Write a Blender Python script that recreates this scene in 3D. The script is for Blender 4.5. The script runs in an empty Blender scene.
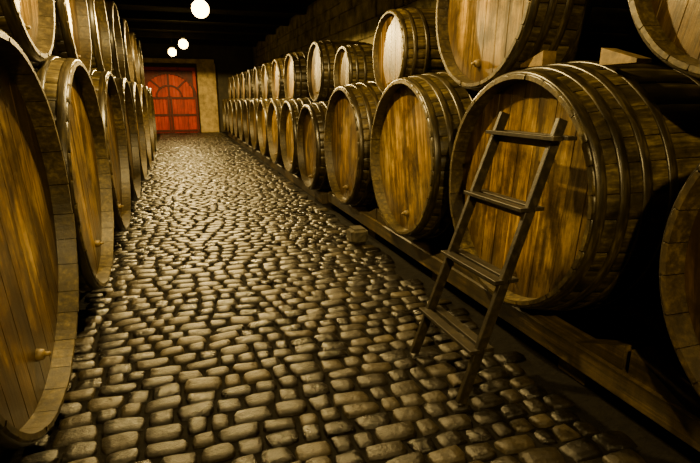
import bpy, math, random
from mathutils import Vector, Matrix
random.seed(7)
D=bpy.data; COL=bpy.context.scene.collection

# ---------------------------------------------------------------- materials
def newmat(name):
    m=D.materials.new(name); m.use_nodes=True
    nt=m.node_tree; b=nt.nodes['Principled BSDF']; return m,nt,b
def N(nt,t,**k):
    n=nt.nodes.new(t)
    for a,v in k.items(): setattr(n,a,v)
    return n
def ramp(nt,src,stops):
    r=N(nt,'ShaderNodeValToRGB'); e=r.color_ramp.elements
    while len(e)<len(stops): e.new(.5)
    for i,(p,c) in enumerate(stops):
        e[i].position=p; e[i].color=(c[0],c[1],c[2],1)
    nt.links.new(src,r.inputs[0]); return r.outputs[0]
def noise(nt,vec,scale,detail=5,rough=.6):
    n=N(nt,'ShaderNodeTexNoise'); n.inputs['Scale'].default_value=scale
    n.inputs['Detail'].default_value=detail; n.inputs['Roughness'].default_value=rough
    nt.links.new(vec,n.inputs['Vector']); return n.outputs['Fac']
def mapping(nt,vec,scale,loc=(0,0,0)):
    m=N(nt,'ShaderNodeMapping'); m.inputs['Scale'].default_value=scale; m.inputs['Location'].default_value=loc
    nt.links.new(vec,m.inputs['Vector']); return m.outputs[0]
def mix(nt,a,b,fac,mode='MIX'):
    m=N(nt,'ShaderNodeMix',data_type='RGBA',blend_type=mode)
    for s,v in ((m.inputs[0],fac),(m.inputs[6],a),(m.inputs[7],b)):
        if hasattr(v,'is_output'): nt.links.new(v,s)
        elif isinstance(v,(int,float)): s.default_value=v
        else: s.default_value=(v[0],v[1],v[2],1)
    return m.outputs[2]
def math_(nt,op,a,b=0):
    m=N(nt,'ShaderNodeMath',operation=op)
    for s,v in ((m.inputs[0],a),(m.inputs[1],b)):
        if hasattr(v,'is_output'): nt.links.new(v,s)
        else: s.default_value=v
    return m.outputs[0]
def bump(nt,b,h,strength=.4,dist=.01):
    n=N(nt,'ShaderNodeBump'); n.inputs['Strength'].default_value=strength; n.inputs['Distance'].default_value=dist
    nt.links.new(h,n.inputs['Height']); nt.links.new(n.outputs[0],b.inputs['Normal'])

def wood(name,cols,grain,rough=(.35,.6),stain=.5,island=.5,bs=.35,grime=0.0,patina=None,spec=.5,edge=0):
    m,nt,b=newmat(name)
    tc=N(nt,'ShaderNodeTexCoord'); geo=N(nt,'ShaderNodeNewGeometry'); oi=N(nt,'ShaderNodeObjectInfo')
    add=N(nt,'ShaderNodeVectorMath',operation='ADD'); nt.links.new(tc.outputs['Object'],add.inputs[0])
    comb=N(nt,'ShaderNodeCombineXYZ'); comb2=N(nt,'ShaderNodeCombineXYZ')
    k=math_(nt,'MULTIPLY',geo.outputs['Random Per Island'],17.0); k2=math_(nt,'MULTIPLY',oi.outputs['Random'],31.0)
    for i in range(3): nt.links.new(k if i<2 else k2,comb.inputs[i]); nt.links.new(k2,comb2.inputs[i])
    nt.links.new(comb.outputs[0],add.inputs[1])
    v=add.outputs[0]
    add2=N(nt,'ShaderNodeVectorMath',operation='ADD'); nt.links.new(tc.outputs['Object'],add2.inputs[0]); nt.links.new(comb2.outputs[0],add2.inputs[1])
    g=noise(nt,mapping(nt,v,grain),1.0,6,.65)
    c=ramp(nt,g,[(.28,cols[0]),(.5,cols[1]),(.72,cols[2])])
    s=noise(nt,add2.outputs[0],3.0,8,.72)
    if patina:
        p=noise(nt,add2.outputs[0],1.7,9,.75)
        pf=ramp(nt,p,[(.48,(0,0,0)),(.66,(.65,.65,.65))])
        c=mix(nt,c,patina,pf)
    sf=ramp(nt,s,[(.38,(stain,)*3),(.56,(0,0,0))])
    c=mix(nt,c,cols[0],sf)
    if grime:
        s2=noise(nt,mapping(nt,add2.outputs[0],(3,9,1.3)),1.0,8,.75)
        sf2=ramp(nt,s2,[(.42,(grime,)*3),(.58,(0,0,0))])
        c=mix(nt,c,(cols[0][0]*.8,cols[0][1]*.9,cols[0][2]),sf2)
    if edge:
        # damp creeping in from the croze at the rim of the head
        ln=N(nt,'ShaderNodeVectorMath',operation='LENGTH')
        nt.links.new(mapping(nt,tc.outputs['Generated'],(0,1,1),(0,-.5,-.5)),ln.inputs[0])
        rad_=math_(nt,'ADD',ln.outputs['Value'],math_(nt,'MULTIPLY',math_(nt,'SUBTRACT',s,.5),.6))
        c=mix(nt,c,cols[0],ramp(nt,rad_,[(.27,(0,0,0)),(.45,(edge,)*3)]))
    r=ramp(nt,geo.outputs['Random Per Island'],[(0,(1-island,)*3),(1,(1,1,1))])
    c=mix(nt,c,r,1.0,'MULTIPLY')
    ro=ramp(nt,oi.outputs['Random'],[(0,(.60,.54,.45)),(.5,(.90,.86,.84)),(1,(1,1,1))])
    c=mix(nt,c,ro,1.0,'MULTIPLY')
    nt.links.new(c,b.inputs['Base Color'])
    rr=N(nt,'ShaderNodeMapRange'); rr.inputs[3].default_value=rough[0]; rr.inputs[4].default_value=rough[1]
    nt.links.new(s,rr.inputs[0]); nt.links.new(rr.outputs[0],b.inputs['Roughness'])
    b.inputs['Specular IOR Level'].default_value=spec
    bump(nt,b,g,bs,.006)
    return m
M_stave=wood('stave_oak',((.008,.006,.002),(.080,.058,.010),(.26,.20,.035)),(2,45,45),(.25,.55),.85,.6,grime=.6)
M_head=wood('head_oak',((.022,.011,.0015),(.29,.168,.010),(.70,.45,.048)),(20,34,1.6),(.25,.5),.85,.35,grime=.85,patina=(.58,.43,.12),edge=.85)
M_hoop=wood('hoop_weathered',((.005,.004,.002),(.020,.015,.005),(.075,.057,.015)),(60,8,8),(.22,.45),.8,.1)
M_rim=wood('chime_endgrain',((.012,.008,.002),(.055,.040,.008),(.16,.12,.022)),(30,30,30),(.35,.6),.7,.3)
M_dark=wood('ladder_wood',((.004,.003,.0015),(.014,.011,.0055),(.048,.037,.018)),(25,25,25),(.35,.6),.4,.2)
M_beam=wood('beam_wood',((.010,.007,.0025),(.055,.038,.009),(.15,.10,.024)),(30,1.5,30),(.45,.7),.8,.2,.6,grime=.5)
M_cork=wood('plug_wood',((.05,.035,.008),(.16,.11,.022),(.30,.21,.045)),(20,20,20),(.5,.7),.3,.1)
M_red=wood('red_paint',((.16,.008,.001),(.50,.030,.001),(.62,.075,.004)),(8,8,1),(.5,.7),.4,.3,spec=.25)
M_redd=wood('dark_red_paint',((.03,.003,.001),(.09,.006,.001),(.15,.012,.002)),(8,8,1),(.5,.7),.4,.3,spec=.25)

def cobble():
    m,nt,b=newmat('cobble_granite')
    tc=N(nt,'ShaderNodeTexCoord'); geo=N(nt,'ShaderNodeNewGeometry')
    o=tc.outputs['Object']
    n1=noise(nt,o,30,8,.78); n2=noise(nt,o,1.1,5,.65)
    base=ramp(nt,geo.outputs['Random Per Island'],[(0,(.006,.0045,.0025)),(.4,(.014,.011,.0055)),(.75,(.030,.023,.011)),(1,(.07,.054,.026))])
    sp=ramp(nt,n1,[(.32,(.15,.15,.15)),(.68,(1.0,1.0,1.0))])
    c=mix(nt,base,sp,1.0,'MULTIPLY')
    dp=ramp(nt,n2,[(.35,(.55,.55,.55)),(.62,(1,1,1))])
    c=mix(nt,c,dp,1.0,'MULTIPLY')
    nt.links.new(c,b.inputs['Base Color'])
    ri=math_(nt,'MULTIPLY',geo.outputs['Random Per Island'],.16)
    rr=N(nt,'ShaderNodeMapRange'); rr.inputs[1].default_value=.35; rr.inputs[2].default_value=.65
    rr.inputs[3].default_value=.17; rr.inputs[4].default_value=.36
    nt.links.new(n2,rr.inputs[0]); nt.links.new(math_(nt,'ADD',rr.outputs[0],ri),b.inputs['Roughness'])
    n3=noise(nt,o,24,7,.66)
    bump(nt,b,n3,.75,.014)
    b.inputs['Specular IOR Level'].default_value=.42
    return m
M_cob=cobble()
def stone(name,c0,c1,scale,rough=.85,spec=.5):
    m,nt,b=newmat(name); tc=N(nt,'ShaderNodeTexCoord'); o=tc.outputs['Object']
    n=noise(nt,o,scale,7,.7); c=ramp(nt,n,[(.3,c0),(.7,c1)])
    nt.links.new(c,b.inputs['Base Color']); b.inputs['Roughness'].default_value=rough
    b.inputs['Specular IOR Level'].default_value=spec
    bump(nt,b,n,.8,.03); return m
M_mortar=stone('joint_dirt',(.002,.0016,.001),(.006,.005,.003),14,.95,.12)
M_wall=stone('wall_stone',(.008,.007,.003),(.20,.17,.065),2.5,.95,.2)
M_end=stone('end_wall_plaster',(.012,.010,.005),(.04,.032,.016),3)
M_pil=stone('pilaster_stone',(.10,.075,.025),(.46,.34,.12),3)
M_ceil=stone('ceiling_unlit',(.004,.0035,.002),(.014,.011,.007),3,1.0,.1)  # near-black base colour stands in for the lack of light overhead
M_rock=stone('rough_stone',(.015,.012,.007),(.06,.05,.026),14)
m,nt,b=newmat('iron'); b.inputs['Base Color'].default_value=(.03,.028,.025,1); b.inputs['Metallic'].default_value=.8; b.inputs['Roughness'].default_value=.5; M_iron=m
m,nt,b=newmat('lamp_glass'); b.inputs['Emission Color'].default_value=(1,.66,.16,1); b.inputs['Emission Strength'].default_value=35; M_glow=m

# ---------------------------------------------------------------- mesh builder
class MB:
    def __init__(s): s.v=[];s.f=[];s.m=[];s.sm=[]
    def add(s,vs,fs,mat=0,smooth=False):
        o=len(s.v); s.v+= [tuple(v) for v in vs]
        for f in fs: s.f.append(tuple(i+o for i in f)); s.m.append(mat); s.sm.append(smooth)
    def box(s,c,size,mat=0,rot=None,bev=.0):
        sx,sy,sz=[a/2 for a in size]
        if bev<=0: bev=min(sx,sy,sz)*.15
        vs=[];fs=[]
        idx={}
        for ix in(-1,1):
            for iy in(-1,1):
                for iz in(-1,1):
                    for ax in range(3):
                        p=[ix*(sx-bev),iy*(sy-bev),iz*(sz-bev)]
                        p[ax]=(ix*sx,iy*sy,iz*sz)[ax]
                        idx[(ix,iy,iz,ax)]=len(vs); vs.append(Vector(p))
        g=lambda *a: idx[a]
        fs+=[(g(1,-1,-1,0),g(1,1,-1,0),g(1,1,1,0),g(1,-1,1,0)),(g(-1,-1,-1,0),g(-1,-1,1,0),g(-1,1,1,0),g(-1,1,-1,0)),
             (g(-1,1,-1,1),g(-1,1,1,1),g(1,1,1,1),g(1,1,-1,1)),(g(-1,-1,-1,1),g(1,-1,-1,1),g(1,-1,1,1),g(-1,-1,1,1)),
             (g(-1,-1,1,2),g(1,-1,1,2),g(1,1,1,2),g(-1,1,1,2)),(g(-1,-1,-1,2),g(-1,1,-1,2),g(1,1,-1,2),g(1,-1,-1,2))]
        for a in(-1,1):
            for b_ in(-1,1):
                fs.append((g(a,b_,-1,0),g(a,b_,1,0),g(a,b_,1,1),g(a,b_,-1,1)))
                fs.append((g(a,-1,b_,0),g(a,1,b_,0),g(a,1,b_,2),g(a,-1,b_,2)))
                fs.append((g(-1,a,b_,1),g(1,a,b_,1),g(1,a,b_,2),g(-1,a,b_,2)))
        for ix in(-1,1):
            for iy in(-1,1):
                for iz in(-1,1): fs.append(tuple(g(ix,iy,iz,k) for k in range(3)))
        c=Vector(c)
        if rot is not None: vs=[rot@v for v in vs]
        s.add([v+c for v in vs],fs,mat)
    def beam(s,a,b,w,t,mat=0,up=(0,1,0)):
        a=Vector(a);b=Vector(b);z=(b-a);L=z.length;z.normalize();y=Vector(up);x=y.cross(z).normalized();y=z.cross(x)
        R=Matrix((x,y,z)).transposed()
        s.box((a+b)/2,(t,w,L),mat,R,min(w,t)*.1)
    def lathe(s,prof,n,mat=0,axis='x',org=(0,0,0),smooth=True,cap=True):
        vs=[]
        for (x,r) in prof:
            for k in range(n):
                a=2*math.pi*k/n; c,sn=r*math.cos(a),r*math.sin(a)
                p={'x':(x,c,sn),'z':(c,sn,x),'y':(c,x,sn)}[axis]
                vs.append((p[0]+org[0],p[1]+org[1],p[2]+org[2]))
        fs=[]
        for i in range(len(prof)-1):
            for k in range(n):
                k2=(k+1)%n; fs.append((i*n+k,i*n+k2,(i+1)*n+k2,(i+1)*n+k))
        if cap: fs.append(tuple(range(n))[::-1]); fs.append(tuple((len(prof)-1)*n+k for k in range(n)))
        s.add(vs,fs,mat,smooth)
    def mesh(s,name,mats,recalc=True):
        me=D.meshes.new(name); me.from_pydata(s.v,[],s.f)
        for m_ in mats: me.materials.append(m_)
        me.polygons.foreach_set('material_index',s.m); me.polygons.foreach_set('use_smooth',s.sm)
        if recalc:
            import bmesh
            bm=bmesh.new(); bm.from_mesh(me); bmesh.ops.recalc_face_normals(bm,faces=bm.faces); bm.to_mesh(me); bm.free()
        me.update(); return me
def obj(name,me,loc=(0,0,0),rot=(0,0,0)):
    o=D.objects.new(name,me); o.location=loc; o.rotation_euler=rot; COL.objects.link(o); return o

# ---------------------------------------------------------------- barrels
BM=[M_stave,M_head,M_hoop,M_rim,M_cork]
def barrel_mesh(Re,Rm,L,ns=30,plug=True,seed=0):
    rnd=random.Random(seed); mb=MB()
    def rad(x): t=2*x/L-1; return Re+(Rm-Re)*(1-abs(t)**2.1)
    xs=[0,.015]+[L*i/14 for i in range(1,14)]+[L-.015,L]
    thick=.038 if Re>.5 else .03; rec=.10 if Re>.5 else .06
    w=[rnd.uniform(.75,1.25) for _ in range(ns)]; tot=sum(w); a0=0
    for i in range(ns):
        da=2*math.pi*w[i]/tot; aa=[a0+da*t for t in(.012,.06,.35,.65,.94,.988)]; dr=[-.006,0,.001,.001,0,-.006]
        j=rnd.uniform(-.002,.002); e=rnd.uniform(0,.006)
        vs=[]
        prof=[(rec+.03,Re-thick+.0),(rec,Re-thick),(e,Re-thick+.008)]
        for (x,r) in prof:
            for a in aa: vs.append((x,r*math.cos(a),r*math.sin(a)))
        for n_,x in enumerate(xs):
            x2=max(x,e)
            for a,d in zip(aa,dr):
                r=rad(x)+d+j-(.006 if n_ in(0,len(xs)-1) else 0); vs.append((x2,r*math.cos(a),r*math.sin(a)))
        x=L
        for a in aa: vs.append((x,(Re-thick)*math.cos(a),(Re-thick)*math.sin(a)))
        for a in aa: vs.append((x-.07,(Re-thick)*math.cos(a),(Re-thick)*math.sin(a)))
        nr=len(vs)//6; mats=[]
        for q in range(nr-1):
            ff=[(q*6+k,q*6+k+1,(q+1)*6+k+1,(q+1)*6+k) for k in range(5)]
            mats.append((ff,3 if q<3 or q>=nr-3 else 0))
        o=len(mb.v); mb.v+=vs
        for ff,mt in mats:
            for f in ff: mb.f.append(tuple(i_+o for i_ in f)); mb.m.append(mt); mb.sm.append(mt==0)
        a0+=da
    for hx,sgn in ((rec,1),(L-.05,-1)):
        r=Re-thick+.004; nb=max(6,int(round(r*2/.155))); ww=[rnd.uniform(.8,1.2) for _ in range(nb)]; s_=sum(ww); y=-r
        for i in range(nb):
            wd=2*r*ww[i]/s_; g=.0016; j=rnd.uniform(-.001,.001)
            ys=[y+g*.4,y+g*2.2,y+wd*.25,y+wd*.5,y+wd*.75,y+wd-g*2.2,y+wd-g*.4]; dx=[.004,0,0,0,0,0,.004]
            vs=[]
            for yy,d in zip(ys,dx):
                h=math.sqrt(max(r*r-yy*yy,1e-5))
                for k in range(7): vs.append((hx+sgn*(d+j),yy,h*(k/3-1)))
            mb.add(vs,[(a*7+k,a*7+k+1,(a+1)*7+k+1,(a+1)*7+k) for a in range(6) for k in range(6)],1,False)
            y+=wd
        mb.lathe([(hx+sgn*.012,r),(hx+sgn*.02,r)],40,3)
    frac=[.010,.10,.19,.30] if Re>.5 else [.012,.11,.24]
    wh=.055 if Re>.5 else .04
    for s_ in (0,1):
        for n_,f in enumerate(frac):
            x0=f*L if s_==0 else L-f*L-wh
            x1=x0+wh; th=.009
            p=[(x0,rad(x0)-.004),(x0,rad(x0)+th*.6),(x0+.006,rad(x0+.006)+th),((x0+x1)/2,rad((x0+x1)/2)+th+.001),(x1-.006,rad(x1-.006)+th),(x1,rad(x1)+th*.6),(x1,rad(x1)-.004)]
            mb.lathe(p,72,2,cap=False)
    if plug:
        py=rnd.uniform(-.1,.1)*Re; pz=-Re*.72
        mb.lathe([(rec-.035,.018),(rec-.03,.026),(rec+.01,.032)],16,4,org=(0,py,pz))
        mb.lathe([(rec-.06,.010),(rec-.03,.013)],12,4,org=(0,py,pz))
    return mb.mesh('barrel_mesh',BM)
cache={}
def barrel(name,side,X,Y,Z,Re,Rm,L,rot=None,plug=True,seed=None,yaw=0):
    key=(Re,Rm,L,seed)
    if key not in cache: cache[key]=barrel_mesh(Re,Rm,L,30 if Re>.5 else 24,plug,seed or 3)
    rx=random.uniform(-.25,.25) if rot is None else rot
    o=obj(name,cache[key],(X,Y,Z))
    o.rotation_euler=(rx,0,yaw) if side=='R' else (rx,0,math.pi+yaw)
    return o
XR=1.87
low=[(-.95,1.0,.69,.77,11),(.80,1.0,.69,.77,11),(2.58,1.04,.70,.78,12),(4.24,1.06,.70,.775,13),(6.02,1.02,.71,.79,14),(7.80,.85,.65,.72,15)]
for (y,z,re,rm,sd) in low: barrel('wine_cask','R',XR,y,z,re,rm,1.35,seed=sd)
y=9.33;k=0
while y<23: barrel('wine_cask','R',XR,y,.90,.65,.72,1.3,seed=15+k%2); y+=1.5;k+=1
up=[(-.1,2.28,.60,.68,21),(1.5,2.28,.60,.68,21),(3.42,2.30,.62,.69,22),(5.33,2.07,.43,.48,23),(6.98,1.93,.36,.40,24),(8.5,2.02,.47,.52,25)]
for (y,z,re,rm,sd) in up:
    barrel('wine_cask','R',2.1 if re>.5 else 2.2,y,z,re,rm,1.25 if re>.5 else (1.0 if re>.4 else .85),seed=sd)
y=10.08
while y<22.5: barrel('wine_cask','R',2.1,y,1.95,.48,.53,1.05,seed=26); y+=1.5
XL=-.64
y=-1.17;k=0
while y<15.5: barrel('wine_cask','L',XL,y,1.015,.85,.895,1.4,seed=31+k%3); y+=1.81;k+=1
for k,(y,z) in enumerate(((-.3,2.38),(1.40,2.38),(3.72,2.44),(5.30,2.40),(6.97,2.38),(8.78,2.38),(10.6,2.38),(12.4,2.38),(14.2,2.38))):
    barrel('wine_cask','L',XL-.12,y,z,.60,.66,1.2,seed=41+k%2)

# ---------------------------------------------------------------- racks, chocks
for x in (2.10,2.95):
    mb=MB(); mb.box((x,2.75,.19),(.17,8.6,.15))
    yy=-1.2
    while yy<7: mb.box((x+.04,yy,.06),(.12,.22,.12)); yy+=1.65
    for yb in (-.05,1.70,3.42,5.13):
        for s_ in(-1,1):
            mb.add([(x-.07,yb+s_*.02,.265),(x+.07,yb+s_*.02,.265),(x+.07,yb+s_*.34,.265),(x-.07,yb+s_*.34,.265),(x-.07,yb+s_*.02,.40),(x+.07,yb+s_*.02,.40)],
               [(0,1,2,3),(0,1,5,4),(4,5,2,3),(0,4,3),(1,5,2)])
    obj('barrel_cradle',mb.mesh('rack',[M_beam]))
    mb=MB(); mb.box((x,15.2,.085),(.15,15.6,.17)); obj('barrel_cradle',mb.mesh('rack',[M_beam]))
for x in (-.98,-1.78):
    mb=MB(); mb.box((x,7,.055),(.16,17.5,.11)); obj('barrel_cradle',mb.mesh('rackL',[M_beam]))
mb=MB()
def wedge(x,y,z,L,h,w,dir_):
    y0,y1=y,y+dir_*L
    mb.add([(x-w/2,y0,z),(x+w/2,y0,z),(x+w/2,y1,z),(x-w/2,y1,z),(x-w/2,y0,z+.02),(x+w/2,y0,z+.02),(x+w/2,y1,z+h),(x-w/2,y1,z+h)],
      [(0,1,2,3),(4,5,6,7),(0,1,5,4),(1,2,6,5),(2,3,7,6),(3,0,4,7)])
for x in (2.25,2.95):
    wedge(x,2.98,1.80,.22,.09,.10,-1); wedge(x,2.05,1.775,.24,.09,.10,1)
    wedge(x,3.75,1.79,.20,.09,.10,1)
obj('wooden_chocks',mb.mesh('chocks',[M_cork]))

# ---------------------------------------------------------------- ladder
mb=MB()
F1=Vector((1.30,2.03,.034));T1=Vector((1.80,2.07,1.50));F2=Vector((1.30,2.60,.034));T2=Vector((1.79,2.53,1.52))
mb.beam(F1,T1,.028,.058);mb.beam(F2,T2,.028,.058)
for t in (.20,.45,.70,.94):
    a=F1.lerp(T1,t);b=F2.lerp(T2,t)
    for dx,dz in ((-.042,0),(.042,.0)):
        ext=.05 if t<.9 else .11
        mb.box(((a.x+b.x)/2+dx,(a.y+b.y)/2-(.0 if t<.9 else .02),a.z+dz),(.058,(b.y-a.y)+ext,.02))
    mb.box(((a.x+b.x)/2,(a.y+b.y)/2,a.z-.033),(.022,(b.y-a.y),.04))
obj('wooden_ladder',mb.mesh('ladder',[M_dark]))

def rock(name,loc,s):
    import bmesh
    bm=bmesh.new(); bmesh.ops.create_cube(bm,size=1); bmesh.ops.bevel(bm,geom=bm.edges[:],offset=.18,segments=3,affect='EDGES')
    for v in bm.verts: v.co=Vector((v.co.x*s[0]*random.uniform(.93,1.07),v.co.y*s[1]*random.uniform(.93,1.07),v.co.z*s[2]))
    me=D.meshes.new(name); bm.to_mesh(me); bm.free(); me.materials.append(M_rock); return obj(name,me,loc)
rock('stone_block',(1.80,5.12,.12),(.2,.24,.17))

# ---------------------------------------------------------------- floor
mb=MB(); mb.add([(-3,-4,0),(3.9,-4,0),(3.9,26.5,0),(-3,26.5,0)],[(0,1,2,3)]); obj('floor',mb.mesh('floor',[M_mortar]))
mb=MB(); r=random.Random(3)
y=-.6; row=0
U=[-1,-.95,-.84,-.3,.3,.84,.95,1]; n=8
Z={1:-.035,.95:.010,.84:.0200,.3:.0230}
while y<25.2:
    h=r.uniform(.105,.142); x=-.88+r.uniform(-.0,.08)
    while x<1.82:
        w=r.uniform(.10,.225)
        cx=x+w/2; cy=y+h/2+.025*math.sin(cx*1.9+row*.05)+r.uniform(-.006,.006); hw=w/2-r.uniform(.003,.009); hh=h/2-r.uniform(.003,.009)
        tx,ty=r.uniform(-.08,.08),r.uniform(-.08,.08); zz=r.uniform(-.006,.004); an=r.uniform(-.08,.08)
        cr=[(r.uniform(.82,1.0),r.uniform(.78,1.0)) for _ in range(4)]
        sk=r.uniform(-.10,.10); vs=[]
        for j,v in enumerate(U):
            for i,u in enumerate(U):
                ring=max(abs(u),abs(v)); px,py=u,v
                if abs(u)>.6 and abs(v)>.6:
                    q=cr[(u>0)+2*(v>0)]; px*=q[0];py*=q[1]
                px=px*hw*(1+sk*v)+r.uniform(-.002,.002);py=py*hh+r.uniform(-.002,.002)
                z=Z[ring]+zz+tx*px+ty*py+(r.uniform(-.0016,.0016))
                vs.append((cx+px-an*py,cy+py+an*px,z))
        mb.add(vs,[(j*n+i,j*n+i+1,(j+1)*n+i+1,(j+1)*n+i) for j in range(n-1) for i in range(n-1)],0,True)
        x+=w
    y+=h; row+=1
obj('cobblestone_paving',mb.mesh('cobbles',[M_cob],False))

# ---------------------------------------------------------------- room shell
def wallblocks(name,x,y0,y1,z1,nx):
    mb=MB(); r=random.Random(5)
    mb.box((x+nx*-.15,(y0+y1)/2,z1/2),(.2,y1-y0,z1),0)
    z=0
    while z<z1-.05:
        h=min(r.uniform(.2,.45),z1-z); y=y0
        while y<y1-.05:
            w=min(r.uniform(.3,.9),y1-y)
            mb.box((x,y+w/2,z+h/2),(.12+r.uniform(0,.05),w-.01,h-.01),0,bev=.015); y+=w
        z+=h
    return obj(name,mb.mesh(name,[M_wall]))
wallblocks('wall_right',3.75,-4,26.2,4.1,-1)
wallblocks('wall_left',-2.75,-4,26.2,4.1,1)
mb=MB(); mb.box((.5,26.0,2.05),(6.6,.3,4.1)); 
mb.box((1.42,25.75,1.6),(.85,.3,3.2),1); mb.box((-2.1,25.75,1.6),(.6,.3,3.2),1); mb.box((-.35,25.75,3.28),(4.3,.34,.2),1)
obj('wall_end',mb.mesh('wall_end',[M_end,M_pil]))
mb=MB(); mb.box((.5,-4.0,2.05),(6.6,.3,4.1)); obj('wall_back',mb.mesh('wb',[M_wall]))
mb=MB(); mb.box((.5,11,4.2),(7.2,30.6,.2)); 
yy=.5
while yy<26: mb.box((.5,yy,4.0),(6.3,.2,.2)); yy+=2.4
obj('ceiling',mb.mesh('ceiling',[M_ceil]))
# ---------------------------------------------------------------- red gate
mb=MB(); cx=-.32; W=2.5; H=3.0; Y0=25.62
mb.box((cx,Y0,H/2),(W,.08,H),1)
for i in range(16):
    w=W/16; mb.box((cx-W/2+w*(i+.5),Y0-.06,.82),(w*.93,.05,1.6),0)
for z,mm in ((.12,1),(.85,1),(1.62,1)): mb.box((cx,Y0-.11,z),(W,.06,.10),mm)
for x in (-W/2+.07,-.06,.06,W/2-.07): mb.box((cx+x,Y0-.11,.85),(.09,.07,1.7),1)
for i in range(14):
    xx=-1.05+2.1*(i+.5)/14; hh=1.02*math.sqrt(max(.02,1-(xx/1.12)**2))
    mb.box((cx+xx,Y0-.06,1.66+hh/2),(.14,.05,hh),0)
def arc(R1,R2,zc,th,wd,mat,n=20,yo=.13):
    for k in range(n):
        a=math.pi*k/n; a2=math.pi*(k+1)/n+.02
        mb.beam((cx+R1*math.cos(a),Y0-yo,zc+R2*math.sin(a)),(cx+R1*math.cos(a2),Y0-yo,zc+R2*math.sin(a2)),th,wd,mat)
arc(1.16,1.06,1.68,.07,.12,1); arc(.55,.5,1.68,.07,.08,1,14)
mb.box((cx,Y0-.12,2.2),(.09,.06,1.0),1)
for s_ in (-1,1):
    mb.beam((cx+s_*.36,Y0-.12,2.05),(cx+s_*.8,Y0-.12,2.45),.05,.08,1)
    mb.box((cx+s_*(W/2-.08),Y0-.07,2.3),(.14,.06,1.3),0)
mb.box((cx,Y0-.1,2.92),(W,.08,.14),0)
obj('door_1',mb.mesh('red_gate',[M_red,M_redd]))

# ---------------------------------------------------------------- lamps
def lamp(x,y,z,power,r=.10,top=4.08):
    mb=MB()
    prof=[(-r*math.cos(t*math.pi/10),max(.001,r*math.sin(t*math.pi/10))) for t in range(0,11)]
    mb.lathe(prof,20,0,'z',(0,0,0),True,False)
    mb.lathe([(r*.95,.055),(r*1.6,.05),(r*1.8,.02)],16,1,'z')
    mb.lathe([(r*1.7,.008),(top-z,.008)],8,1,'z')
    o=obj('pendant_lamp',mb.mesh('lamp',[M_glow,M_iron]),(x,y,z))
    l=D.lights.new('bulb','SPOT'); l.energy=power; l.color=(1,.68,.22); l.shadow_soft_size=.05
    l.spot_size=math.radians(174); l.spot_blend=.08
    lo=D.objects.new('bulb_light',l); lo.parent=o; lo.location=(0,0,-r-.06); COL.objects.link(lo)
lamp(.1,-1.5,3.3,750,.08)
lamp(.35,4.2,3.5,1050,.08)
lamp(.58,11.0,3.3,1500,.17)
lamp(.34,18.0,3.3,900,.15)
lamp(-.02,21.2,3.3,950,.15)

w=D.worlds.new('World'); bpy.context.scene.world=w; w.use_nodes=True
w.node_tree.nodes['Background'].inputs[0].default_value=(.5,.4,.2,1); w.node_tree.nodes['Background'].inputs[1].default_value=.02

# ---------------------------------------------------------------- camera
c=D.cameras.new('cam'); co=D.objects.new('camera',c); COL.objects.link(co)
c.sensor_width=36; c.lens=500/700*36; c.clip_start=.02
co.location=(0,0,1.6); co.rotation_euler=(math.radians(90-14.9),0,-math.radians(18.5))
bpy.context.scene.camera=co
